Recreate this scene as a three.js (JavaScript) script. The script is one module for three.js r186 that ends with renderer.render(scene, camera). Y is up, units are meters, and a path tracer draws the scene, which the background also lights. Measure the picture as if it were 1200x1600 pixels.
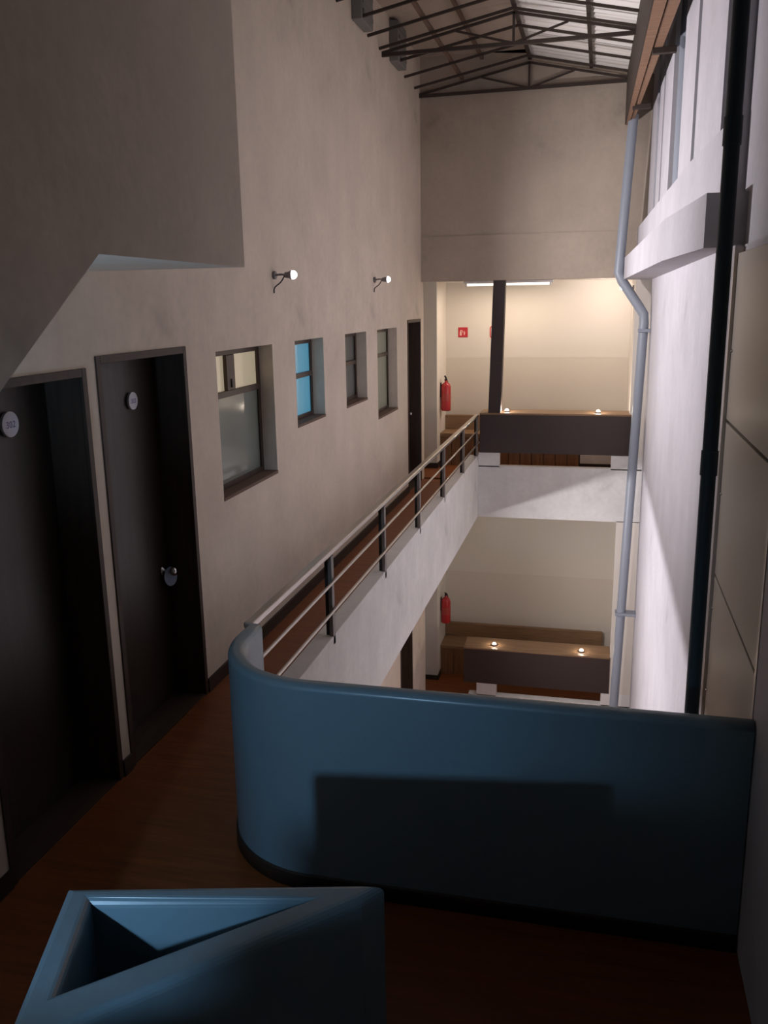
import * as THREE from 'three';
import { RoundedBoxGeometry } from 'three/addons/geometries/RoundedBoxGeometry.js';
import { mergeGeometries } from 'three/addons/utils/BufferGeometryUtils.js';
import { ImprovedNoise } from 'three/addons/math/ImprovedNoise.js';
import { RectAreaLightUniformsLib } from 'three/addons/lights/RectAreaLightUniformsLib.js';
RectAreaLightUniformsLib.init();

// ---------------------------------------------------------------- camera, exposure
const scene = new THREE.Scene();
scene.background = new THREE.Color(0x000000);
const camera = new THREE.PerspectiveCamera(60.565, 0.75, 0.05, 60);
camera.position.set(0, 2.45, 0);
camera.rotation.order = 'YXZ';
camera.rotation.set(-13.407 * Math.PI / 180, 13.85 * Math.PI / 180, -0.952 * Math.PI / 180);
const renderer = new THREE.WebGLRenderer({ antialias: true });
renderer.toneMapping = THREE.LinearToneMapping;
renderer.toneMappingExposure = 1.0;
renderer.shadowMap.enabled = true;

// lamp values used by the lamp builders below
const COOL = new THREE.Color().setRGB(1.0, 0.95, 1.0);
const WARM = new THREE.Color().setRGB(1.0, 0.84, 0.69);
const LAMP_CD = 24.5, LOWER_CD = 20, BLUE_CD = 10;
const BLUE = new THREE.Color().setRGB(0.38, 0.63, 0.92);

// ---------------------------------------------------------------- helpers
const used = {};
function numbered(n) { const k = used[n] = (used[n] ?? -1) + 1; return k ? `${n}_${String(k).padStart(3, '0')}` : n; }
function tri(g, s = 1) {                       // uv in metres from the dominant normal
  if (g.index) g = g.toNonIndexed();
  if (!g.attributes.normal) g.computeVertexNormals();
  const p = g.attributes.position, n = g.attributes.normal, uv = new Float32Array(p.count * 2);
  for (let i = 0; i < p.count; i += 3) {
    const ax = Math.abs(n.getX(i) + n.getX(i + 1) + n.getX(i + 2)), ay = Math.abs(n.getY(i) + n.getY(i + 1) + n.getY(i + 2)), az = Math.abs(n.getZ(i) + n.getZ(i + 1) + n.getZ(i + 2));
    for (let k = i; k < i + 3; k++) {
      let u, v;
      if (ax >= ay && ax >= az) { u = p.getZ(k); v = p.getY(k); } else if (ay >= az) { u = p.getX(k); v = p.getZ(k); } else { u = p.getX(k); v = p.getY(k); }
      uv[2 * k] = u * s; uv[2 * k + 1] = v * s;
    }
  }
  g.setAttribute('uv', new THREE.BufferAttribute(uv, 2));
  for (const a of Object.keys(g.attributes)) if (!['position', 'normal', 'uv'].includes(a)) g.deleteAttribute(a);
  return g;
}
// axis boxes are given by their bounds
function bx(x0, x1, y0, y1, z0, z1, r = 0) {
  const w = Math.abs(x1 - x0), h = Math.abs(y1 - y0), d = Math.abs(z1 - z0);
  const g = r ? new RoundedBoxGeometry(w, h, d, 2, Math.min(r, w / 2.01, h / 2.01, d / 2.01)) : new THREE.BoxGeometry(w, h, d);
  g.translate((x0 + x1) / 2, (y0 + y1) / 2, (z0 + z1) / 2);
  return tri(g);
}
function bar(a, b, w, h) {                     // rectangular bar between two points, h is its upright side
  const A = new THREE.Vector3(...a), B = new THREE.Vector3(...b), d = B.clone().sub(A), L = d.length();
  const g = new THREE.BoxGeometry(w, h, L);
  const up = Math.abs(d.y) > 0.95 * L ? new THREE.Vector3(0, 0, 1) : new THREE.Vector3(0, 1, 0);
  const z = d.normalize(), x = new THREE.Vector3().crossVectors(up, z).normalize(), y = new THREE.Vector3().crossVectors(z, x);
  g.applyMatrix4(new THREE.Matrix4().makeBasis(x, y, z)); g.translate((A.x + B.x) / 2, (A.y + B.y) / 2, (A.z + B.z) / 2);
  return tri(g);
}
function tube(pts, r, seg = 48, rad = 14, tension = 0.5, closed = false) {
  const c = new THREE.CatmullRomCurve3(pts.map(p => new THREE.Vector3(...p)), closed, 'catmullrom', tension);
  return tri(new THREE.TubeGeometry(c, seg, r, rad, closed));
}
function polyTube(pts, r, rad = 18, bend = 0.06) {   // straight runs joined by short bends
  const P = pts.map(p => new THREE.Vector3(...p)), path = new THREE.CurvePath();
  let from = P[0];
  for (let i = 1; i < P.length - 1; i++) {
    const a = P[i].clone().add(P[i - 1].clone().sub(P[i]).setLength(bend)), b = P[i].clone().add(P[i + 1].clone().sub(P[i]).setLength(bend));
    path.add(new THREE.LineCurve3(from, a)); path.add(new THREE.QuadraticBezierCurve3(a, P[i], b)); from = b;
  }
  path.add(new THREE.LineCurve3(from, P[P.length - 1]));
  return tri(new THREE.TubeGeometry(path, 80, r, rad, false));
}
function lathe(prof, seg = 32) { return tri(new THREE.LatheGeometry(prof.map(p => new THREE.Vector2(...p)), seg)); }
// outline in (z, y) pushed out along x
function prismX(poly, x0, x1, holes = []) {
  const s = new THREE.Shape(poly.map(([z, y]) => new THREE.Vector2(-z, y)));
  for (const h of holes) s.holes.push(new THREE.Path(h.map(([z, y]) => new THREE.Vector2(-z, y))));
  const g = new THREE.ExtrudeGeometry(s, { depth: x1 - x0, bevelEnabled: false });
  g.rotateY(Math.PI / 2); g.translate(x0, 0, 0);
  return tri(g);
}
const rect = (z0, z1, y0, y1) => [[z0, y0], [z1, y0], [z1, y1], [z0, y1]];
// outline in (x, z) pushed up along y
function prismY(poly, y0, y1, hole, bevel = 0) {
  const s = new THREE.Shape(poly.map(([x, z]) => new THREE.Vector2(x, -z)));
  if (hole) s.holes.push(new THREE.Path(hole.map(([x, z]) => new THREE.Vector2(x, -z))));
  const g = new THREE.ExtrudeGeometry(s, bevel ? { depth: y1 - y0 - bevel, bevelEnabled: true, bevelSize: bevel, bevelThickness: bevel, bevelOffset: -bevel, bevelSegments: 4 } : { depth: y1 - y0, bevelEnabled: false });
  g.rotateX(-Math.PI / 2); g.translate(0, y0, 0);
  return tri(g);
}
function prismZ(poly, z0, z1, hole) {
  const s = new THREE.Shape(poly.map(([x, y]) => new THREE.Vector2(x, y)));
  if (hole) s.holes.push(new THREE.Path(hole.map(([x, y]) => new THREE.Vector2(x, y))));
  const g = new THREE.ExtrudeGeometry(s, { depth: z1 - z0, bevelEnabled: false });
  g.translate(0, 0, z0);
  return tri(g);
}
function mesh(name, geo, mat, parent) {
  const g = Array.isArray(geo) ? (geo.length > 1 ? mergeGeometries(geo) : geo[0]) : geo;
  const m = new THREE.Mesh(g, mat); m.name = parent ? name : numbered(name);
  m.castShadow = m.receiveShadow = true; (parent || scene).add(m);
  return m;
}
function tag(o, label, category, group, kind) { o.userData.label = label; o.userData.category = category; if (group) o.userData.group = group; if (kind) o.userData.kind = kind; return o; }
function struct(name, geo, mat, label, category) { return tag(mesh(name, geo, mat), label, category, null, 'structure'); }
function thing(name, label, category, pos = [0, 0, 0], group, kind) {
  const o = new THREE.Group(); o.name = numbered(name); o.position.set(...pos); scene.add(o);
  return tag(o, label, category, group, kind);
}

// ---------------------------------------------------------------- textures and materials
const noise = new ImprovedNoise();
function fbm(x, y, z, o = 4) { let a = 0.5, s = 0, f = 1; for (let i = 0; i < o; i++) { s += a * noise.noise(x * f, y * f, z + i * 7.3); a *= 0.5; f *= 2.03; } return s; }
function dataTex(n, fn, srgb) {
  const d = new Uint8Array(n * n * 4);
  for (let j = 0; j < n; j++) for (let i = 0; i < n; i++) { const c = fn(i / n, j / n), k = 4 * (j * n + i); d[k] = c[0] * 255; d[k + 1] = c[1] * 255; d[k + 2] = c[2] * 255; d[k + 3] = 255; }
  const t = new THREE.DataTexture(d, n, n); t.wrapS = t.wrapT = THREE.RepeatWrapping; t.magFilter = THREE.LinearFilter; t.minFilter = THREE.LinearMipmapLinearFilter; t.generateMipmaps = true;
  if (srgb) t.colorSpace = THREE.SRGBColorSpace; t.needsUpdate = true; return t;
}
const clamp = v => Math.max(0, Math.min(1, v));
const wrap = (f) => (u, v) => {                 // make a noise field tile
  const a = f(u, v), b = f(u - 1, v), c = f(u, v - 1), d = f(u - 1, v - 1);
  return (a * (1 - u) + b * u) * (1 - v) + (c * (1 - u) + d * u) * v;
};
const blotch = wrap((u, v) => fbm(u * 5, v * 5, 1.7, 5)), grain = wrap((u, v) => fbm(u * 40, v * 40, 9.1, 3)), smear = wrap((u, v) => fbm(u * 14, v * 4, 4.4, 4));
const plasterMap = dataTex(512, (u, v) => {
  const b = blotch(u, v), s = smear(u, v), g = grain(u, v);
  const w = clamp(0.95 + 0.09 * b + 0.05 * s + 0.05 * g - 0.22 * Math.max(0, -b - 0.22));
  return [w, w * 0.995, w * 0.985];
}, true);
plasterMap.repeat.set(0.42, 0.42);
const plasterBump = dataTex(512, (u, v) => { const w = clamp(0.5 + 0.5 * smear(u, v) + 0.35 * grain(u, v)); return [w, w, w]; });
plasterBump.repeat.set(0.7, 0.7);
const lin = (r, g, b) => new THREE.Color().setRGB(r, g, b);
const plaster = (c, o = {}) => new THREE.MeshStandardMaterial({ color: c, roughness: 0.85, map: plasterMap, bumpMap: plasterBump, bumpScale: 0.003, ...o });
const woodMap = dataTex(512, (u, v) => {
  const r = wrap((a, b) => fbm(a * 3, b * 34, 3.3, 4))(u, v), f = grain(u, v);
  const w = clamp(0.84 + 0.28 * r + 0.08 * f); return [w, w * 0.96, w * 0.9];
}, true);
const woodMapUp = woodMap.clone(); woodMapUp.rotation = Math.PI / 2; woodMapUp.needsUpdate = true;
const M = {
  wallLeft: plaster(lin(0.82, 0.71, 0.59)),
  wallRight: plaster(lin(0.63, 0.615, 0.665)),
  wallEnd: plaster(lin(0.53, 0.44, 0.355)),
  white: plaster(lin(0.87, 0.86, 0.83)),
  lounge: plaster(lin(0.78, 0.72, 0.63), { bumpScale: 0.001, map: null }),
  dado: plaster(lin(0.73, 0.66, 0.565), { bumpScale: 0.001, map: null }),
  parapet: new THREE.MeshPhysicalMaterial({ color: lin(0.16, 0.25, 0.3), roughness: 0.5, clearcoat: 0.5, clearcoatRoughness: 0.22, bumpMap: plasterBump, bumpScale: 0.004 }),
  floor: new THREE.MeshStandardMaterial({ color: lin(0.32, 0.1, 0.027), roughness: 0.5, map: woodMap }),
  floorNear: new THREE.MeshStandardMaterial({ color: lin(0.32, 0.1, 0.027), roughness: 0.5, map: woodMap }),
  wood: new THREE.MeshStandardMaterial({ color: lin(0.42, 0.27, 0.16), roughness: 0.5, map: woodMap }),
  woodUp: new THREE.MeshStandardMaterial({ color: lin(0.36, 0.2, 0.1), roughness: 0.5, map: woodMapUp }),
  door: new THREE.MeshPhysicalMaterial({ color: lin(0.046, 0.034, 0.026), roughness: 0.42, map: woodMapUp, clearcoat: 0.08, clearcoatRoughness: 0.35 }),
  jamb: new THREE.MeshStandardMaterial({ color: lin(0.075, 0.048, 0.034), roughness: 0.6, map: woodMapUp }),
  darkPanel: new THREE.MeshStandardMaterial({ color: lin(0.052, 0.035, 0.03), roughness: 0.55 }),
  base: new THREE.MeshStandardMaterial({ color: lin(0.03, 0.02, 0.015), roughness: 0.5 }),
  brownFrame: new THREE.MeshStandardMaterial({ color: lin(0.075, 0.05, 0.038), roughness: 0.42, metalness: 0.3 }),
  steel: new THREE.MeshStandardMaterial({ color: lin(0.5, 0.46, 0.42), roughness: 0.3, metalness: 0.9 }),
  darkSteel: new THREE.MeshStandardMaterial({ color: lin(0.03, 0.026, 0.024), roughness: 0.45, metalness: 0.4 }),
  postPaint: new THREE.MeshStandardMaterial({ color: lin(0.2, 0.17, 0.15), roughness: 0.45 }),
  rust: new THREE.MeshStandardMaterial({ color: lin(0.045, 0.03, 0.022), roughness: 0.7 }),
  rustPale: new THREE.MeshStandardMaterial({ color: lin(0.16, 0.1, 0.07), roughness: 0.8 }),
  beam: new THREE.MeshStandardMaterial({ color: lin(0.36, 0.22, 0.15), roughness: 0.7, map: woodMap }),
  sheet: new THREE.MeshStandardMaterial({ color: lin(0.88, 0.84, 0.78), roughness: 0.5 }),
  pipe: new THREE.MeshStandardMaterial({ color: lin(0.29, 0.32, 0.37), roughness: 0.4 }),
  pipeDark: new THREE.MeshStandardMaterial({ color: lin(0.03, 0.06, 0.085), roughness: 0.45 }),
  blueBox: new THREE.MeshStandardMaterial({ color: lin(0.03, 0.07, 0.14), roughness: 0.6 }),
  cable: new THREE.MeshStandardMaterial({ color: lin(0.03, 0.03, 0.035), roughness: 0.6 }),
  cladding: new THREE.MeshPhysicalMaterial({ color: lin(0.5, 0.45, 0.38), roughness: 0.5, clearcoat: 0.15, clearcoatRoughness: 0.3 }),
  alu: new THREE.MeshStandardMaterial({ color: lin(0.55, 0.5, 0.46), roughness: 0.35, metalness: 0.7 }),
  chrome: new THREE.MeshStandardMaterial({ color: lin(0.7, 0.7, 0.72), roughness: 0.15, metalness: 1 }),
  red: new THREE.MeshPhysicalMaterial({ color: lin(0.5, 0.02, 0.025), roughness: 0.3, clearcoat: 0.5 }),
  black: new THREE.MeshStandardMaterial({ color: lin(0.015, 0.015, 0.016), roughness: 0.5 }),
  lampGrey: new THREE.MeshStandardMaterial({ color: lin(0.2, 0.19, 0.2), roughness: 0.4, metalness: 0.6 }),
  plate: new THREE.MeshStandardMaterial({ color: lin(0.7, 0.7, 0.74), roughness: 0.5 }),
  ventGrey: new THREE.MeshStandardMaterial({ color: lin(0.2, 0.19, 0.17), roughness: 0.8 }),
  bulb: new THREE.MeshStandardMaterial({ color: 0xffffff, emissive: lin(1, 0.95, 0.97), emissiveIntensity: 4 }),
  bulbWarm: new THREE.MeshStandardMaterial({ color: 0xffffff, emissive: lin(1, 0.88, 0.72), emissiveIntensity: 4 }),
  bulbBlue: new THREE.MeshStandardMaterial({ color: 0xffffff, emissive: lin(0.3, 0.6, 1), emissiveIntensity: 3 }),
  tubeGlow: new THREE.MeshStandardMaterial({ color: 0xffffff, emissive: lin(1, 0.88, 0.7), emissiveIntensity: 1.6 }),
};
function glass(c, glow) { return new THREE.MeshPhysicalMaterial({ color: c, roughness: 0.35, clearcoat: 0.8, clearcoatRoughness: 0.06, ...(glow ? { emissive: glow, emissiveIntensity: 1 } : {}) }); }
function canvasTex(w, h, draw) {
  const c = document.createElement('canvas'); c.width = w; c.height = h; draw(c.getContext('2d'), w, h);
  const t = new THREE.CanvasTexture(c); t.colorSpace = THREE.SRGBColorSpace; return t;
}

// ---------------------------------------------------------------- the left wall with its openings
const XL = -2.4, XR = 0.6, ZE = -12.06, FF = 3.46;
const DOORS = [[-2.85, -3.79, 2.17], [-3.88, -4.86, 2.22], [-11.12, -11.98, 2.235]];
const WINS = [[-5.29, -6.31, 1.19], [-6.82, -7.58, 1.47], [-8.28, -9.08, 1.46], [-9.55, -10.53, 1.185]];
const WTOP = 2.163, LOWD = [-10.5, -11.25];
{
  const holes = [...DOORS.map(([a, b, h]) => rect(a, b, 0.002, h)), ...WINS.map(([a, b, s]) => rect(a, b, s, WTOP)), rect(LOWD[0], LOWD[1], -FF + 0.002, -FF + 2.2)];
  const g = [prismX(rect(2.6, ZE - 0.14, -FF - 0.3, 5.6), XL - 0.26, XL, holes), bx(XL - 0.36, XL - 0.26, -FF - 0.3, 5.6, ZE - 0.14, 2.6)];
  struct('wall_left', g, M.wallLeft, 'tall beige plaster wall with the row of doors and windows', 'wall');
  const segs = [[-2.2, -2.85], [-3.79, -3.88], [-4.86, -11.12]];
  struct('baseboard_left', segs.map(([a, b]) => bx(XL, XL + 0.015, 0, 0.09, b, a)), M.base, 'dark brown skirting along the foot of the beige corridor wall', 'baseboard');
}
const numTex = n => canvasTex(128, 128, (c) => {
  c.fillStyle = '#d9d8e2'; c.fillRect(0, 0, 128, 128); c.fillStyle = '#6a6d9e'; c.font = 'bold 52px sans-serif'; c.textAlign = 'center'; c.textBaseline = 'middle'; c.fillText(n, 64, 66);
});
function doorUnit(idx, z0, z1, y0, y1, label, opt = {}) {
  const o = thing('door_' + idx, label, 'door', [XL, y0, (z0 + z1) / 2], null, 'structure');
  const w = Math.abs(z1 - z0), h = y1 - y0, d = 0.2, t = 0.04;
  mesh('lining', [bx(-0.24, -0.012, 0, h, w / 2 - t, w / 2), bx(-0.24, -0.012, 0, h, -w / 2, -w / 2 + t), bx(-0.24, -0.012, h - t, h, -w / 2 + t, w / 2 - t)], M.jamb, o);
  mesh('casing', [bx(-0.012, 0.008, 0, h, w / 2 - t, w / 2, 0.003), bx(-0.012, 0.008, 0, h, -w / 2, -w / 2 + t, 0.003), bx(-0.012, 0.008, h - t, h, -w / 2 + t, w / 2 - t, 0.003)], M.jamb, o);
  mesh('threshold', bx(-0.26, 0.0, -0.01, 0.007, -w / 2 + t, w / 2 - t), M.jamb, o);
  const leaf = mesh('leaf', bx(-d - 0.04, -d, 0.008, h - t - 0.003, -w / 2 + t + 0.003, w / 2 - t - 0.003, 0.004), M.door, o);
  if (opt.plate) {
    const p = new THREE.CylinderGeometry(opt.plate.r, opt.plate.r, 0.014, 36); p.rotateZ(-Math.PI / 2);
    const pl = mesh('number_plate', tri(p), M.plate, o); pl.position.set(-d + 0.012, opt.plate.y - y0, opt.plate.z - (z0 + z1) / 2); pl.userData.label = 'pale round room number plate';
    const f = new THREE.CircleGeometry(opt.plate.r * 0.88, 32); f.rotateY(Math.PI / 2);
    const fm = mesh('number_print', f, new THREE.MeshStandardMaterial({ map: numTex(opt.plate.text), roughness: 0.5 }), pl); fm.position.x = 0.0078;
  }
  if (opt.knob) {
    const k = new THREE.Group(); k.name = 'door_knob'; k.position.set(-d, opt.knob.y - y0, -w / 2 + t + 0.065); o.add(k);
    const prof = [[0, 0], [0.033, 0], [0.033, 0.006], [0.026, 0.012], [0.012, 0.016], [0.011, 0.045], [0.02, 0.052], [0.029, 0.066], [0.03, 0.08], [0.024, 0.092], [0.012, 0.098], [0, 0.099]];
    const g = new THREE.LatheGeometry(prof.map(p => new THREE.Vector2(...p)), 28); g.rotateZ(-Math.PI / 2);
    mesh('knob', tri(g), M.chrome, k);
    if (opt.knob.card) {
      const s = new THREE.Shape(); s.absellipse(0, 0, 0.042, 0.062, 0, Math.PI * 2);
      const hole = new THREE.Path(); hole.absellipse(0, 0.03, 0.013, 0.013, 0, Math.PI * 2); s.holes.push(hole);
      const cg = new THREE.ExtrudeGeometry(s, { depth: 0.002, bevelEnabled: false }); cg.rotateY(0.9);
      const cm = mesh('hanger_card', tri(cg), new THREE.MeshStandardMaterial({ color: lin(0.4, 0.5, 0.68), roughness: 0.5 }), o);
      cm.position.set(-d + 0.052, opt.knob.y - y0 - 0.035, -w / 2 + t + 0.065); cm.userData.label = 'pale blue oval card hanging from the knob';
    }
  }
  return o;
}
doorUnit(1, DOORS[0][0], DOORS[0][1], 0, DOORS[0][2], 'dark door nearest the left edge, under the sloping stair soffit', { plate: { r: 0.058, y: 1.943, z: -3.44, text: '302' } });
doorUnit(2, DOORS[1][0], DOORS[1][1], 0, DOORS[1][2], 'dark brown door with round plate and a card hanging on its knob', { plate: { r: 0.05, y: 1.93, z: -4.535, text: '303' }, knob: { y: 0.85, card: true } });
doorUnit(3, DOORS[2][0], DOORS[2][1], 0, DOORS[2][2], 'narrow dark door at the far end of the upper corridor', { knob: { y: 0.95 } });
doorUnit(4, LOWD[0], LOWD[1], -FF, -FF + 2.2, 'dark door on the floor below, seen under the balcony slab');

function windowUnit(idx, z0, z1, y0, label, mats, split, mw = 0.03) {
  const o = thing('window_' + idx, label, 'window', [XL, y0, (z0 + z1) / 2], null, 'structure');
  const w = Math.abs(z1 - z0), h = WTOP - y0, d = 0.11, t = 0.045, tr = h - 0.3;      // tr: height of the transom bar
  const X0 = -d - 0.035, X1 = -d;
  mesh('frame', [bx(X0, X1, 0, h, w / 2 - t, w / 2), bx(X0, X1, 0, h, -w / 2, -w / 2 + t), bx(X0, X1, h - t, h, -w / 2 + t, w / 2 - t), bx(X0, X1, 0, t, -w / 2 + t, w / 2 - t)], M.brownFrame, o);
  mesh('transom', bx(X0, X1 + 0.012, tr - 0.03, tr + 0.012, -w / 2 + t, w / 2 - t, 0.004), M.brownFrame, o);
  const zc = w / 2 - t - (w - 2 * t) * split;      // upright of the vent light
  mesh('mullion', bx(X0, X1 + 0.012, tr + 0.012, h - t, zc - mw, zc + mw, 0.004), M.brownFrame, o);
  mesh('pane', bx(X0 + 0.012, X1 - 0.014, t, tr - 0.03, -w / 2 + t, w / 2 - t), mats[0], o);
  mesh('pane', bx(X0 + 0.012, X1 - 0.014, tr + 0.012, h - t, zc + mw, w / 2 - t), mats[1], o);
  mesh('pane', bx(X0 + 0.012, X1 - 0.014, tr + 0.012, h - t, -w / 2 + t, zc - mw), mats[2], o);
  const sill = mesh('sill', bx(-d, 0.006, -0.012, 0.012, -w / 2, w / 2, 0.004), M.rustPale, o); sill.userData.label = 'brown window sill';
  const hd = mesh('handle', bx(X1, X1 + 0.02, tr + 0.03, tr + 0.09, zc - 0.008, zc + 0.008, 0.003), M.black, o);
  return o;
}
const gGreen = glass(lin(0.2, 0.235, 0.2)), gDark = glass(lin(0.1, 0.115, 0.105));
const gBeige = glass(lin(0.25, 0.22, 0.17), lin(0.3, 0.25, 0.17));
const gCyan = glass(lin(0.1, 0.2, 0.25), lin(0.045, 0.2, 0.3)), gPale = glass(lin(0.24, 0.25, 0.19), lin(0.03, 0.032, 0.02));
windowUnit(1, ...WINS[0], 'large tall brown framed window nearest the doors, upper panes lit beige', [gGreen, gBeige, gBeige], 0.44, 0.07);
windowUnit(2, ...WINS[1], 'small brown framed window glowing cyan blue', [gCyan, gDark, gCyan], 0.3);
windowUnit(3, ...WINS[2], 'small dark grey brown framed window between the blue and the tall far window', [gDark, gDark, gDark], 0.2);
windowUnit(4, ...WINS[3], 'tall brown framed window nearest the far dark door', [gPale, gDark, gPale], 0.3);

// ---------------------------------------------------------------- corridor, edge beam, floors
struct('floor', [bx(XL, -1.72, -0.2, 0, ZE, -3.1), prismY([[-1.72, -3.82], [-1.62, -3.82], [-1.5, -3.62], [-1.34, -3.35], [-1.1, -3.22], [XR, -3.22], [XR, -3.1], [-1.72, -3.1]], -0.2, 0)], M.floor, 'reddish brown wood floor of the upper corridor beside the railing', 'floor');
struct('floor_lobby', bx(XL, XR, -0.3, 0, -3.1, 2.5), M.floorNear, 'dark reddish floor in front of the curved blue parapet', 'floor');
struct('floor_lower', bx(XL, XR + 0.3, -FF - 0.25, -FF, ZE - 0.1, 2.5), M.floor, 'brown floor at the bottom of the atrium', 'floor');
struct('edge_beam', [bx(-1.72, -1.6, -0.52, 0.365, ZE, -3.82, 0.006), bx(-1.64, -1.6, -0.52, 0.365, -3.83, -3.7)], M.white, 'white upstand beam carrying the balcony railing', 'beam');
struct('wall_under_corridor', bx(-1.75, -1.72, -0.5, -0.2, ZE, -3.2), M.white, 'white underside strip behind the balcony beam', 'wall');

// railing
{
  const R = thing('balcony_railing', 'brown and steel balcony railing with two thin rails on the white beam', 'railing', [-1.655, 0.365, -7.9]);
  const ox = -1.655, oy = 0.365, oz = -7.9, zs = [-3.84, -5.1, -6.52, -7.93, -9.3, -10.72, -11.98];
  for (const z of zs) {
    const p = mesh('post', bx(0.03, 0.055, -0.06, 0.535, z - oz - 0.025, z - oz + 0.025, 0.003), M.postPaint, R);
    mesh('post_shaded_side', bx(0.002, 0.03, -0.05, 0.53, z - oz - 0.004, z - oz + 0.004), M.darkSteel, p);  // dark colour stands for the unlit face of the post
  }
  mesh('handrail', bx(0.0, 0.055, 0.535, 0.572, ZE + 0.025 - oz, -3.78 - oz, 0.012), M.steel, R);
  for (const y of [0.18, 0.37]) { const g = new THREE.CylinderGeometry(0.01, 0.01, -3.8 - ZE, 12); g.rotateX(Math.PI / 2); g.translate(0.066, y, (-3.78 + ZE) / 2 + 0.02 - oz); mesh('mid_rail', tri(g), M.steel, R); }
}

// curved stair parapet
function sweepWall(path, w, h, y0, round, seg = 6) {       // profile w wide, h high with a rounded top, along a plan path [x, z]
  const prof = [[-w / 2, 0], [-w / 2, h - round]];
  for (let i = 1; i < seg; i++) { const a = Math.PI - i / seg * Math.PI / 2; prof.push([-w / 2 + round + round * Math.cos(a), h - round + round * Math.sin(a)]); }
  prof.push([-w / 2 + round, h], [w / 2 - round, h]);
  for (let i = 1; i < seg; i++) { const a = Math.PI / 2 - i / seg * Math.PI / 2; prof.push([w / 2 - round + round * Math.cos(a), h - round + round * Math.sin(a)]); }
  prof.push([w / 2, h - round], [w / 2, 0]);
  const n = path.length, m = prof.length, pos = [], idx = [];
  for (let i = 0; i < n; i++) {
    const a = path[Math.max(0, i - 1)], b = path[Math.min(n - 1, i + 1)]; let tx = b[0] - a[0], tz = b[1] - a[1]; const L = Math.hypot(tx, tz); tx /= L; tz /= L;
    for (const [s, y] of prof) pos.push(path[i][0] - tz * s, y0 + y, path[i][1] + tx * s);
  }
  for (let i = 0; i < n - 1; i++) for (let k = 0; k < m; k++) { const k2 = (k + 1) % m, a = i * m + k, b = i * m + k2, c = a + m, d = b + m; idx.push(a, c, b, b, c, d); }
  for (let k = 1; k < m - 1; k++) { idx.push(0, k, k + 1); const q = (n - 1) * m; idx.push(q, q + k + 1, q + k); }
  const g = new THREE.BufferGeometry(); g.setAttribute('position', new THREE.Float32BufferAttribute(pos, 3)); g.setIndex(idx); g.computeVertexNormals();
  const uv = new Float32Array(pos.length / 3 * 2); let run = 0;
  for (let i = 0; i < n; i++) { if (i) run += Math.hypot(path[i][0] - path[i - 1][0], path[i][1] - path[i - 1][1]); for (let k = 0; k < m; k++) { uv[2 * (i * m + k)] = run; uv[2 * (i * m + k) + 1] = prof[k][1] + prof[k][0]; } }
  g.setAttribute('uv', new THREE.BufferAttribute(uv, 2));
  return g;
}
{
  const path = [[-1.577, -3.74], [-1.577, -3.66]];
  for (let i = 0; i <= 24; i++) { const a = i / 24 * Math.PI / 2; path.push([-1.125 - 0.452 * Math.cos(a), -3.6 + 0.445 * Math.sin(a)]); }
  for (let i = 1; i <= 10; i++) path.push([-1.125 + (XR - 0.006 + 1.125) * i / 10, -3.155]);
  const o = thing('curved_parapet', 'blue grey painted curved parapet wall crossing in front of the atrium', 'parapet', [0, 0, 0]);
  mesh('wall_body', sweepWall(path, 0.075, 0.95, 0, 0.03), M.parapet, o);
  mesh('skirting', sweepWall(path, 0.092, 0.075, 0, 0.01, 2), M.base, o).userData.label = 'dark skirting at the foot of the parapet';
}
// triangular stair-eye parapet in the foreground
{
  const o = thing('stair_eye_parapet', 'low blue painted parapet around a triangular stair eye, nearest the camera', 'parapet', [0, 0, 0]);
  const outer = [[-1.194, -1.603], [-1.04, -1.145], [-0.667, -1.528], [-0.491, -1.71], [-0.452, -1.771], [-0.507, -1.769]], hole = [[-1.109, -1.57], [-1.02, -1.305], [-0.61, -1.685]];
  mesh('wall_body', prismY(outer, 0, 1.1, hole, 0.022), M.parapet, o);
}
// flight and landing of the stair going up on the left
{
  const o = thing('stair_flight', 'plastered side wall and soffit of the stair rising at upper left', 'stairs', [0, 0, 0]);
  const ys = z => 2.62 - 0.69 * (z + 2.67);
  mesh('side_wall', prismX([[-3.9, 2.62], [-2.67, 2.62], [0.6, ys(0.6)], [0.6, ys(0.6) + 1.75], [-2.67, 4.45], [-3.9, 4.45]], -1.72, -1.6), M.wallLeft, o);
  mesh('soffit_slab', prismX([[-3.9, 2.62], [-2.67, 2.62], [0.6, ys(0.6)], [0.6, ys(0.6) + 0.35], [-2.67, 2.86], [-3.9, 2.86]], XL + 0.001, -1.721), M.wallLeft, o);
  for (let i = 0; i < 9; i++) { const z = -2.67 + 0.27 * i; mesh('step', bx(XL + 0.002, -1.722, ys(z + 0.27) + 0.2, ys(z) + 0.3, z, z + 0.27), M.wallLeft, o); }
}
struct('unseen_stair_landing', [bx(-1.595, XR - 0.01, 0.8, 0.95, -0.35, 2.45), bx(-1.3, -1.11, 0.95, 1.485, -0.35, -0.27), bx(-1.11, XR - 0.01, 0.95, 1.545, -0.35, -0.27)], M.wallLeft, 'unseen stair landing beneath the viewpoint, its upstand stepped to shade the parapets', 'landing');  // out of view; upstand stepped to keep bluish light off the near parapets
struct('wall_unseen_under_stair', bx(XL, -1.6, 0, 1.5, -1.15, -1.05), M.wallLeft, 'unseen plaster wall under the rising stair, carrying the small bluish lamp', 'wall');  // out of view, put here to carry the small bluish lamp

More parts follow.
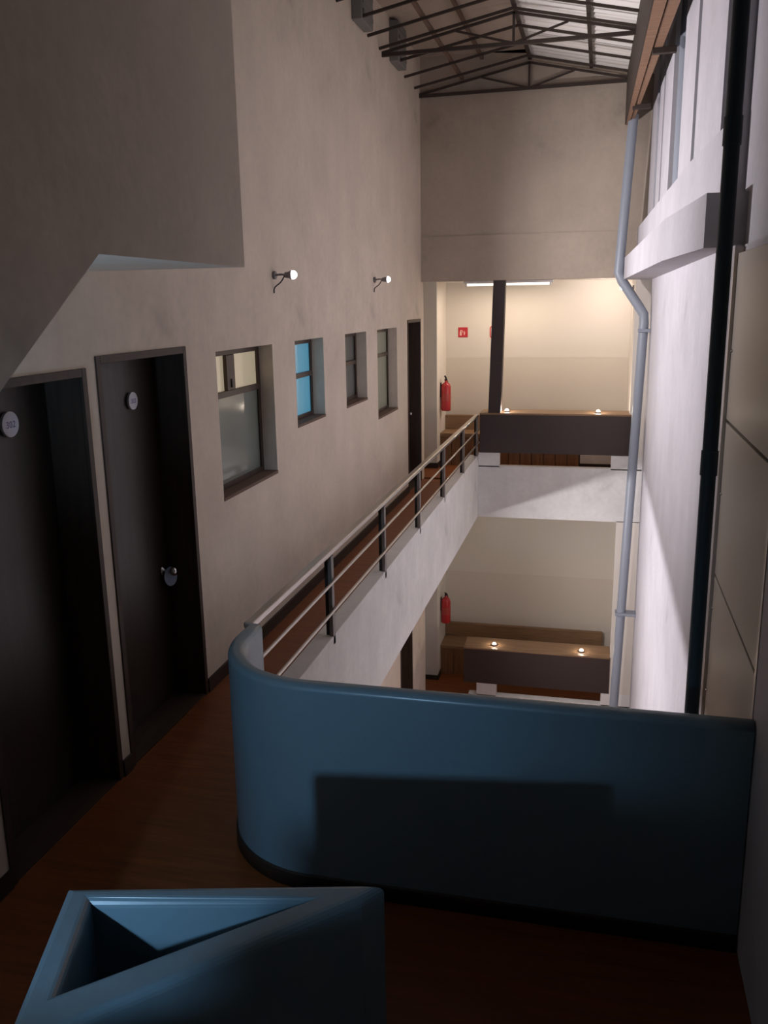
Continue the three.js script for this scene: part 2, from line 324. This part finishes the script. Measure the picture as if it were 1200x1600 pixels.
// ---------------------------------------------------------------- right side of the atrium
const fx = z => 0.28 + 0.0255 * (z + 10.2);         // front of the slanting ledge
struct('wall_right_near', bx(XR, XR + 0.25, -FF - 0.2, 2.69, -3.2, 2.6), M.wallRight, 'plaster wall in shade at the right edge beside the parapet', 'wall');
{
  const wr = struct('wall_right', [bx(XR, XR + 0.25, -FF - 0.2, 2.69, ZE - 0.1, -4.6), bx(XR + 0.04, XR + 0.25, -FF - 0.2, 2.69, -4.6, -3.2)], M.wallRight, 'bright white plaster wall on the right of the atrium', 'wall');
  const cuts = [-3.3, -2.2, -1.0, 0.1, 1.07, 1.86, 2.66];
  for (let i = 0; i < cuts.length - 1; i++) mesh('cladding_panel', bx(XR + 0.012, XR + 0.04, cuts[i] + 0.008, cuts[i + 1] - 0.008, -4.57, -3.23, 0.004), M.cladding, wr);
  for (const z of [-4.6, -3.2]) mesh('cladding_strip', bx(XR - 0.004, XR + 0.04, -FF, 2.68, z - (z < -4 ? 0.0 : 0.03), z + (z < -4 ? 0.03 : 0.0)), M.alu, wr);
  for (const y of [0.45, 0.9, 1.5, 2.2]) for (const z of [-4.53, -3.27]) { const s = new THREE.SphereGeometry(0.008, 10, 6); s.translate(XR + 0.012, y, z); mesh('screw', tri(s), M.chrome, wr); }
}
const ZL = -4.8, XU = 0.67;                              // end of the ledge, face of the upper wall this side of it
struct('ledge', prismY([[0.237, -12.05], [0.37, -6.25], [0.477, ZL], [0.85, ZL], [0.85, -12.05]], 2.69, 2.95), M.wallRight, 'slanting white ledge projecting from the right wall', 'ledge');
struct('parapet_band', prismY([[fx(-12.05) + 0.16, -12.05], [0.53, -6.25], [0.6, ZL - 0.15], [0.85, ZL - 0.15], [0.85, -12.05]], 2.95, 3.32), M.wallRight, 'pale band set back above the slanting ledge', 'wall');
struct('wall_right_upper', bx(XU, XU + 0.2, 2.69, 5.6, ZL - 0.15, 2.6), M.wallRight, 'plain pale wall high on the right beyond the dark pipe', 'wall');
{
  const up = z => 0.5 + 0.0165 * (z + 12.06);
  const piers = [[-12.0, -11.1], [-10.75, -10.2], [-10.02, -9.1], [-8.1, -7.15], [-6.95, -5.6], [-5.4, ZL - 0.16]];
  const o = thing('upper_facade', 'upper right facade of pale piers with dark vertical gaps', 'facade', [0, 3.32, 0], null, 'structure');
  for (const [a, b] of piers) mesh('pier', prismY([[up(a), a], [up(b), b], [0.8, b], [0.8, a]], 0, 2.24), M.wallRight, o);
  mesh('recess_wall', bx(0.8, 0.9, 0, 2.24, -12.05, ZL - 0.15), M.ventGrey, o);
  for (const [z, r] of [[-8.75, 0.1], [-11.0, 0.07], [-7.05, 0.03]]) { const g = new THREE.CylinderGeometry(r, r, 2.24, 20); g.translate(up(z) + r + 0.01, 1.12, z); mesh('round_column', tri(g), M.pipe, o); }
}
// pipes
{
  const o = thing('dark_drainpipe', 'dark blue drainpipe running full height close by on the right', 'pipe', [0.444, 0, -3.7]);
  const g = new THREE.CylinderGeometry(0.03, 0.03, 8.9, 24); g.translate(0, 1.0, 0); mesh('pipe', tri(g), M.pipeDark, o);
  const c = new THREE.CylinderGeometry(0.034, 0.034, 0.1, 24); c.translate(0, 1.8, 0); mesh('pipe_socket', tri(c), M.pipeDark, o);
  const c2 = new THREE.CylinderGeometry(0.034, 0.034, 0.1, 24); c2.translate(0, 3.05, 0); mesh('pipe_socket', tri(c2), M.pipeDark, o);
}
tag(mesh('cable', tube([[0.585, 2.68, -4.72], [0.588, 2.1, -4.74], [0.586, 1.4, -4.7], [0.588, 0.6, -4.73], [0.586, -1.5, -4.72], [0.588, -3.4, -4.7]], 0.008, 40, 8), M.cable), 'thin black cable hanging down the wall beside the dark pipe', 'cable');
{
  const o = thing('grey_drainpipe', 'light grey drainpipe with an offset bend beside the far lounge', 'pipe', [0, 0, 0]);
  mesh('pipe', polyTube([[0.275, 4.6, -11.75], [0.18, 2.74, -11.75], [0.515, 2.25, -11.7], [0.36, -3.44, -11.7]], 0.06, 18, 0.04), M.pipe, o);
  for (const [x, y] of [[0.515, 2.06], [0.4, -1.7]]) mesh('clamp', bx(x - 0.07, 0.598, y - 0.02, y + 0.02, -11.78, -11.62, 0.005), M.pipe, o);
}

// ---------------------------------------------------------------- far end: gable wall and the two lounges
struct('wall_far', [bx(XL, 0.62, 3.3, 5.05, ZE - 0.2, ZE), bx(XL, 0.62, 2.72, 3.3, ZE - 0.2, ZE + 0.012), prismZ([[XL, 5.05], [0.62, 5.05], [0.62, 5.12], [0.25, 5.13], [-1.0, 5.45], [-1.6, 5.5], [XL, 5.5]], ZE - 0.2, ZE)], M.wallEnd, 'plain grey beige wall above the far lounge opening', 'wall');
function lounge(y, low) {
  const XB = -13.7, xs = -2.34, xr = 0.41, ce = low ? 2.93 : 2.735;
  const f = low ? 'lower' : 'upper';
  struct('floor_lounge_' + f, bx(-3.4, 0.7, y - 0.2, y + (low ? 0.002 : 0), XB - 0.2, ZE - 0.12), M.floor, `brown floor of the ${f} lounge`, 'floor');
  struct('ceiling_' + f, bx(-3.4, 0.7, y + ce, y + ce + 0.12, XB - 0.2, ZE - 0.2), M.white, `white ceiling of the ${f} lounge`, 'ceiling');
  struct('wall_lounge_' + f, [bx(-3.4, 0.7, y + 1.64, y + ce, XB - 0.15, XB), bx(-3.4, 0.7, y + 1.6, y + 1.64, XB - 0.15, XB + 0.002)], M.lounge, `cream back wall of the ${f} lounge above the dado line`, 'wall');
  struct('wall_dado_' + f, bx(-3.4, 0.7, y, y + 1.6, XB - 0.15, XB), M.dado, `darker cream lower half of the ${f} lounge back wall`, 'wall');
  struct('wall_lounge_side_' + f, bx(xr, 0.7, y, y + ce, XB, ZE - 0.001), M.lounge, `cream right side wall of the ${f} lounge`, 'wall');
  struct('wall_pier_' + f, bx(-2.62, xs, y, y + ce, XB, -12.9), M.lounge, `cream pier at the left of the ${f} lounge carrying the extinguisher`, 'wall');
  struct('baseboard_pier_' + f, [bx(-2.63, xs + 0.012, y, y + 0.08, -12.9, -12.888), bx(xs, xs + 0.012, y, y + 0.08, -13.2, -12.9)], M.base, `dark skirting round the pier of the ${f} lounge`, 'baseboard');
  struct('wall_hall_' + f, [bx(-3.4, -3.3, y, y + ce, XB, ZE - 0.14), bx(-3.4, XL - 0.26, y, y + ce, ZE - 0.24, ZE - 0.14), bx(-3.3, -2.62, y + 2.47, y + ce, -13.0, -12.9)], M.white, `white passage walls leading left off the ${f} lounge`, 'wall');
  // front upstand with slot
  struct('wall_upstand_' + f, [bx(-1.6, -1.31, y + 0.2, y + 0.4, ZE - 0.12, ZE), bx(0.195, XR, y + 0.2, y + 0.4, ZE - 0.12, ZE), bx(-1.72, XR, y - 0.52, y + 0.215, ZE - 0.12, ZE)], M.white, `white upstand with a slot under the ${f} dark counter`, 'wall');
  if (!low) struct('wall_opening_side', bx(0.43, XR, y + 0.4, y + 2.72, ZE - 0.12, ZE), M.lounge, 'cream pier to the right of the upper lounge opening behind the grey pipe', 'wall');
  else struct('wall_opening_side', bx(0.3, XR, y + 0.4, y + 2.95, ZE - 0.12, ZE), M.lounge, 'pale pier to the right of the lower lounge opening', 'wall');
  // counter
  const c0 = low ? -1.79 : -1.585, c1 = low ? 0.3 : 0.43;
  const c = thing('counter', `dark brown fronted counter with wooden top closing the ${f} lounge`, 'counter', [0, y, 0]);
  mesh('front_panel', bx(c0, c1, 0.402, 0.93, ZE - 0.03, ZE + 0.015, 0.004), M.darkPanel, c);
  mesh('end_panel', bx(c0, c0 + 0.04, 0.402, 0.93, ZE - 0.4, ZE - 0.035), M.darkPanel, c);
  mesh('counter_top', bx(c0 - 0.005, c1, 0.93, 0.955, ZE - 0.42, ZE + 0.022, 0.006), M.wood, c);
  // uplights set into the counter top
  for (const [i, x] of (low ? [-1.36, -0.1] : [-1.23, -0.0]).entries()) {
    const l = thing('counter_light', `small glowing round light at the ${i ? 'right' : 'left'} of the ${f} counter top`, 'light', [x, y + 0.955, ZE - 0.14], 'counter lights');
    mesh('ring', lathe([[0.026, 0], [0.04, 0], [0.04, 0.014], [0.034, 0.018], [0.026, 0.012], [0.026, 0]], 24), M.chrome, l);
    const b = new THREE.SphereGeometry(0.03, 18, 12); b.translate(0, 0.016, 0); mesh('bulb', tri(b), M.bulbWarm, l);
    const p = new THREE.PointLight(WARM, low ? 0.25 : 0.5, 0, 2); p.position.set(0, 0.026, 0); p.castShadow = true; p.name = 'counter_glow'; l.add(p);
  }
  // bench along the back
  const b1 = low ? 0.2 : -0.25;
  const b = thing('bench', `built-in wooden bench along the back wall of the ${f} lounge`, 'bench', [0, y, 0]);
  mesh('seat', bx(xs, b1, 0.44, 0.5, -13.62, -13.16, 0.006), M.wood, b);
  mesh('backrest', bx(xs + 0.002, b1, 0.5, 0.72, XB + 0.004, -13.62, 0.006), M.wood, b);
  const nb = 12; for (let i = 0; i < nb; i++) { const a = xs + (b1 - xs) * i / nb, d = xs + (b1 - xs) * (i + 1) / nb; mesh('front_board', bx(a + 0.004, d - 0.004, 0, 0.44, -13.22, -13.18 - 0.004 * (i % 2), 0.003), M.woodUp, b); }
  mesh('seat_body', bx(xs + 0.002, b1, 0.003, 0.44, XB + 0.004, -13.23), M.base, b);
  if (!low) {
    const pl = thing('plinth', 'low grey plinth with dark skirting beyond the end of the upper bench', 'plinth', [0, y, 0]);
    mesh('block', bx(-0.24, 0.41, 0, 0.55, XB, -13.22, 0.006), M.white, pl); mesh('skirting', bx(-0.24, 0.41, 0, 0.07, -13.22, -13.205), M.base, pl);
  }
  // fire extinguisher on the pier side
  const e = thing('fire_extinguisher', `red fire extinguisher hung on the ${f} lounge pier`, 'extinguisher', [xs + 0.085, y + (low ? 0.88 : 0.84), -13.2]);
  mesh('cylinder', lathe([[0, 0], [0.066, 0], [0.074, 0.012], [0.075, 0.36], [0.062, 0.4], [0.03, 0.425], [0.022, 0.43], [0.022, 0.455], [0, 0.455]], 28), M.red, e);
  mesh('valve', [bx(-0.02, 0.02, 0.455, 0.48, -0.02, 0.02, 0.004), bar([0, 0.485, -0.02], [0, 0.53, 0.09], 0.022, 0.012), bar([0, 0.47, -0.0], [0, 0.475, 0.08], 0.018, 0.01)], M.black, e);
  mesh('hose', tube([[0, 0.47, -0.02], [0.0, 0.46, -0.07], [0.02, 0.36, -0.092], [0.02, 0.15, -0.088], [0.01, 0.05, -0.086]], 0.011, 32, 8), M.black, e);
  mesh('label_band', lathe([[0.0752, 0.15], [0.0762, 0.152], [0.0762, 0.26], [0.0752, 0.262]], 28), new THREE.MeshStandardMaterial({ color: lin(0.45, 0.06, 0.05), roughness: 0.4 }), e);
  mesh('bracket', bx(-0.085, -0.07, 0.2, 0.42, -0.03, 0.03, 0.003), M.black, e);
  // ceiling tube light; the lower one is out of view, lighting that lounge
  const t = thing('fluorescent_light', `long ceiling tube light of the ${f} lounge`, 'light', [-1.33, y + ce, low ? -13.0 : -13.05]);
  mesh('housing', bx(-0.64, 0.64, -0.035, 0, -0.06, 0.06, 0.006), M.plate, t);
  const tg = new THREE.CylinderGeometry(0.016, 0.016, 1.2, 16); tg.rotateZ(Math.PI / 2); tg.translate(0, -0.052, 0); mesh('tube', tri(tg), M.tubeGlow, t);
  for (const sx of [-1, 1]) mesh('tube_holder', bx(sx * 0.6 - 0.012, sx * 0.6 + 0.012, -0.075, -0.03, -0.025, 0.025, 0.003), M.plate, t);
  const ra = new THREE.RectAreaLight(low ? lin(0.95, 1, 0.9) : WARM, low ? 2.8 : 33, 1.2, 0.1); ra.position.set(0, -0.075, 0); ra.rotation.x = -Math.PI / 2; ra.name = 'tube_light'; t.add(ra);
}
lounge(0, false);
lounge(-FF, true);
tag(mesh('column', prismZ([[-1.475, 0.955], [-1.305, 0.955], [-1.265, 2.735], [-1.425, 2.735]], ZE - 0.17, ZE - 0.02), M.darkPanel), 'dark brown square column standing on the upper counter', 'column');
// signs on the upper back wall
{
  const s1 = thing('safety_sign', 'red square fire extinguisher sign on the cream back wall', 'sign', [-2.075, 1.99, -13.7]);
  mesh('board', bx(-0.075, 0.075, -0.075, 0.075, 0, 0.006, 0.002), new THREE.MeshStandardMaterial({ color: lin(0.6, 0.06, 0.07), roughness: 0.5 }), s1);
  const f = new THREE.PlaneGeometry(0.14, 0.14); f.translate(0, 0, 0.0066);
  mesh('print', f, new THREE.MeshStandardMaterial({ roughness: 0.5, map: canvasTex(128, 128, (c) => {
    c.fillStyle = '#c8323a'; c.fillRect(0, 0, 128, 128); c.fillStyle = '#f3cdc4';
    c.fillRect(20, 58, 26, 50); c.beginPath(); c.arc(33, 56, 13, Math.PI, 0); c.fill(); c.fillRect(28, 30, 10, 20);
    c.lineWidth = 8; c.strokeStyle = '#f3cdc4'; c.beginPath(); c.moveTo(40, 34); c.quadraticCurveTo(66, 34, 60, 70); c.stroke();
    c.beginPath(); c.moveTo(84, 40); c.quadraticCurveTo(104, 74, 86, 106); c.quadraticCurveTo(66, 96, 84, 40); c.fill();
  }) }), s1);
  const s2 = thing('safety_sign', 'white sign with red rounded border half hidden by the dark column', 'sign', [-1.575, 1.99, -13.7]);
  mesh('board', bx(-0.09, 0.09, -0.1, 0.1, 0, 0.006, 0.002), new THREE.MeshStandardMaterial({ color: lin(0.8, 0.68, 0.58), roughness: 0.5 }), s2);
  const g = new THREE.PlaneGeometry(0.176, 0.196); g.translate(0, 0, 0.0066);
  mesh('print', g, new THREE.MeshStandardMaterial({ roughness: 0.5, map: canvasTex(128, 144, (c) => { c.fillStyle = '#f0dccb'; c.fillRect(0, 0, 128, 144); c.strokeStyle = '#cf3a40'; c.lineWidth = 12; c.beginPath(); c.roundRect(8, 8, 112, 128, 24); c.stroke(); }) }), s2);
}

// ---------------------------------------------------------------- wall lamps
function spotLamp(label, x, y, z, dir, side, cd, color, bulbMat, angle, group, penumbra = 0.4) {
  // side: the way the lamp stands off the wall along x (1: from a wall on the left)
  const o = thing('wall_lamp', label, 'lamp', [x, y, z], group);
  const c = new THREE.CylinderGeometry(0.03, 0.03, 0.02, 20); c.rotateZ(Math.PI / 2); c.translate(side * 0.01, 0, 0); mesh('wall_mount', tri(c), M.lampGrey, o);
  mesh('arm', tube([[side * 0.02, 0, 0], [side * 0.06, 0.004, -0.0], [side * 0.1, 0.0, 0]], 0.008, 16, 8), M.lampGrey, o);
  mesh('cord', tube([[side * 0.09, -0.005, 0], [side * 0.06, -0.05, 0.005], [side * 0.012, -0.09, 0.01], [side * 0.005, -0.13, 0.01]], 0.005, 20, 8), M.black, o);
  const h = lathe([[0.012, 0], [0.02, 0.004], [0.024, 0.03], [0.034, 0.055], [0.036, 0.06], [0.03, 0.058], [0.02, 0.03], [0.012, 0.01]], 24);
  h.rotateZ(-side * Math.PI / 2); h.translate(side * 0.09, 0, 0); mesh('lamp_head', h, M.lampGrey, o);
  const b = new THREE.SphereGeometry(0.032, 20, 14); b.translate(side * 0.155, 0, 0); mesh('bulb', tri(b), bulbMat, o);
  const s = new THREE.SpotLight(color, cd, 0, angle, penumbra, 2); s.position.set(side * 0.155, 0, 0); s.target.position.set(side * 0.155 + dir[0], dir[1], dir[2]); s.castShadow = true; s.name = 'lamp_beam'; s.shadow.radius = 1.5;
  o.add(s); o.add(s.target); s.target.name = 'lamp_aim';
  return o;
}
spotLamp('glowing spot lamp on the beige wall above the cyan window', XL, 2.665, -6.4, [1, 0.1, -0.36], 1, LAMP_CD, COOL, M.bulb, 1.18, 'left wall lamps', 0.5);
spotLamp('glowing spot lamp on the beige wall near the far corner', XL, 2.695, -9.45, [1, 0.1, -0.15], 1, LAMP_CD, COOL, M.bulb, 1.16, 'left wall lamps', 0.5);
spotLamp('unseen spot lamp under the balcony slab, lighting the lower right wall, nearer the camera', XL, -0.745, -6.4, [1, -0.15, -0.2], 1, LOWER_CD, COOL, M.bulb, 1.16, 'lower wall lamps');  // lower pair is out of view, placed to light the lower right wall
spotLamp('unseen spot lamp under the balcony slab, lighting the lower right wall, near the lower door', XL, -0.745, -9.45, [1, -0.15, -0.2], 1, LOWER_CD, COOL, M.bulb, 1.16, 'lower wall lamps');
spotLamp('small spot lamp high on the right side of the upper lounge', 0.41, 2.6, -12.85, [-0.5, -0.8, -0.9], -1, 2.4, lin(1, 0.86, 0.78), M.bulb, 1.35, 'lounge lamps', 0.3);
// bluish lamps, both out of view: one lights the parapets, the small one the soffit
{
  const o = thing('unseen_stair_lamp', 'unseen bluish lamp on a short arm, placed to light the curved parapet', 'lamp', [-1.6, 1.766, 0.3]);
  const c = lathe([[0, 0], [0.045, 0], [0.045, 0.015], [0.03, 0.03], [0, 0.03]], 24); c.rotateZ(-Math.PI / 2); mesh('wall_mount', c, M.lampGrey, o);
  mesh('arm', tube([[0.03, 0, 0], [0.15, 0.03, 0], [0.24, 0.03, 0]], 0.01, 20, 10), M.lampGrey, o);
  const h = lathe([[0, 0], [0.03, 0], [0.034, 0.03], [0.028, 0.05], [0, 0.05]], 24); h.translate(0.28, 0.035, 0); mesh('lamp_head', h, M.lampGrey, o);
  const b = new THREE.SphereGeometry(0.03, 18, 12); b.translate(0.28, 0, 0); mesh('bulb', tri(b), M.bulbBlue, o);
  const p = new THREE.SpotLight(BLUE, BLUE_CD, 0, 0.66, 1, 2); p.position.set(0.28, 0, 0); p.target.position.set(-0.2, -0.95, -3.5); p.castShadow = true; p.shadow.radius = 1.5; p.name = 'stair_beam'; o.add(p, p.target); p.target.name = 'stair_aim';
}
{
  const o = thing('unseen_soffit_lamp', 'unseen small bluish lamp under the stair, placed to light its soffit', 'lamp', [-1.85, 0.94, -1.15]);
  const c = lathe([[0, 0], [0.045, 0], [0.045, 0.02], [0.03, 0.05], [0, 0.05]], 24); c.rotateX(-Math.PI / 2); mesh('lamp_base', c, M.lampGrey, o);
  const b = new THREE.SphereGeometry(0.03, 18, 12); b.translate(0, 0, -0.1); mesh('bulb', tri(b), M.bulbBlue, o);
  const p = new THREE.SpotLight(BLUE, 6, 0, 0.6, 1, 2); p.position.set(0, 0, -0.1); p.target.position.set(0, 1.6, -2.1); p.castShadow = true; p.shadow.radius = 1.2; p.name = 'soffit_glow'; o.add(p, p.target); p.target.name = 'soffit_aim';
}

// ---------------------------------------------------------------- roof
{
  const o = thing('roof', 'corrugated pale roof sheets on thin dark rafters over the atrium', 'roof', [0, 5, 0], null, 'structure');
  const rafters = [-6.0, -6.55, -7.1, -7.7, -8.27, -8.82, -9.37, -9.85, -10.44, -11.1, -11.68];
  for (const z of rafters) {
    mesh('rafter', bar([XL, 0.062, z], [-1.0, 0.34, z - 0.03], 0.024, 0.026), M.rust, o);
    mesh('rafter', bar([-1.0, 0.34, z - 0.03], [0.25, 0.07, z - 0.03], 0.024, 0.026), M.rust, o);
  }
  for (const [x, y] of [[-1.85, 0.2], [-1.6, 0.42], [-1.0, 0.375], [-0.25, 0.225]]) mesh('purlin', bx(x - 0.02, x + 0.02, y, y + 0.035, ZE, -3.2), x < -1.2 ? M.rustPale : M.rust, o);
  // corrugated sheets, right slope
  const wave = (za, zb) => {
    const n = Math.round((zb - za) / 0.02), pos = [], idx = [];
    for (let i = 0; i <= n; i++) { const z = za + (zb - za) * i / n, d = 0.012 * Math.sin(z / 0.16 * Math.PI * 2); pos.push(-1.03, 0.455 + d, z, 0.7, 0.07 + d, z); }
    for (let i = 0; i < n; i++) { const a = 2 * i; idx.push(a, a + 2, a + 1, a + 1, a + 2, a + 3); }
    const g = new THREE.BufferGeometry(); g.setAttribute('position', new THREE.Float32BufferAttribute(pos, 3)); g.setIndex(idx); g.computeVertexNormals(); return tri(g);
  };
  for (let k = 0; k < 9; k++) { const z = ZE + k * 1.0; const m = mesh('roof_sheet', wave(z, z + 1.0), M.sheet, o); m.position.y = k % 2 ? 0.004 : 0; }
  mesh('roof_deck', [bx(XL, -0.98, 0.5, 0.6, ZE, 2.6), bx(-0.98, 0.9, 0.56, 0.62, ZE - 0.2, 2.6)], M.wallEnd, o);
}
struct('ceiling_stair', bx(XL, 0.85, 5.5, 5.6, -3.2, 2.6), M.wallLeft, 'dark ceiling above the stair', 'ceiling');
function truss(z, label) {
  const o = thing('roof_truss', label, 'truss', [-1.05, 5.03, z], 'roof trusses');
  const B = (n, a, b, w = 0.026) => mesh(n, bar([a[0] + 1.05, a[1], 0], [b[0] + 1.05, b[1], 0], w, w), M.rust, o);
  B('bottom_chord', [XL, 0], [0.22, 0.012], 0.036);
  B('top_chord', [XL, 0.02], [-1, 0.3]); B('top_chord', [-1, 0.3], [0.22, 0.04]);
  B('king_post', [-1, 0], [-1, 0.3]); B('strut', [-1, 0.01], [-0.45, 0.17], 0.02); B('strut', [-1, 0.01], [-1.6, 0.17], 0.02);
}
truss(-12.0, 'dark steel truss against the far grey beige wall'); truss(-9.98, 'dark steel truss spanning the roof in front of the far wall'); truss(-7.95, 'dark steel truss nearest the camera at the top of the view');
// edge beam of the roof on the right
{
  const o = thing('roof_edge_beam', 'brown timber and dark steel beam under the roof edge at right', 'beam', [0, 0, 0]);
  const P = (zA, a0, a1, zB, b0, b1, y0, y1, name, m) => mesh(name, prismY([[a0, zA], [b0, zB], [b1, zB], [a1, zA]], y0, y1), m, o);
  const e = (z) => { const t = (z + 11.9) / 4.6; return [0.195 + 0.078 * t, 0.278 + 0.187 * t]; };
  const zA = -11.98, zB = -4.0, A = e(zA), B = e(zB), mA = (A[0] + A[1]) / 2, mB = (B[0] + B[1]) / 2;
  P(zA, A[0], mA - 0.004, zB, B[0], mB - 0.008, 4.53, 4.58, 'plank', M.beam);
  P(zA, mA + 0.004, A[1], zB, mB + 0.008, B[1], 4.545, 4.59, 'plank', M.beam);
  P(zA, A[0] - 0.012, A[0] + 0.02, zB, B[0] - 0.012, B[0] + 0.02, 4.535, 5.12, 'steel_web', M.rust);
  P(zA, A[1] - 0.02, A[1], zB, B[1] - 0.02, B[1], 4.56, 5.06, 'steel_web', M.rust);
  for (const z of [-10.9, -8.6]) { const q = e(z); mesh('bracket', bx(q[1] - 0.08, q[1] + 0.12, 4.5, 4.55, z - 0.03, z + 0.03, 0.004), M.rust, o); }
}
// grey boxes standing in for recessed openings high on the left wall
for (const [z, l] of [[-10.55, 'grey box in place of a recessed vent high on the beige wall near the far roof truss'], [-9.0, 'grey box in place of a recessed vent at the top of the beige wall, nearer the camera']]) {
  const o = thing('vent_box', l, 'vent', [XL, 5.05, z], 'vent boxes');
  mesh('casing', bx(0, 0.1, 0, 0.42, -0.22, 0.22, 0.01), M.ventGrey, o);
  for (let k = 0; k < 4; k++) mesh('louvre', bx(0.1, 0.112, 0.06 + k * 0.09, 0.1 + k * 0.09, -0.18, 0.18), M.ventGrey, o);
}
// closing walls behind the camera
struct('wall_back', bx(XL, 0.85, -FF, 5.6, 2.5, 2.6), M.wallLeft, 'wall behind the stair', 'wall');
scene.traverse(o => { if (o.isMesh) { o.castShadow = true; o.receiveShadow = true; } });
renderer.render(scene, camera);
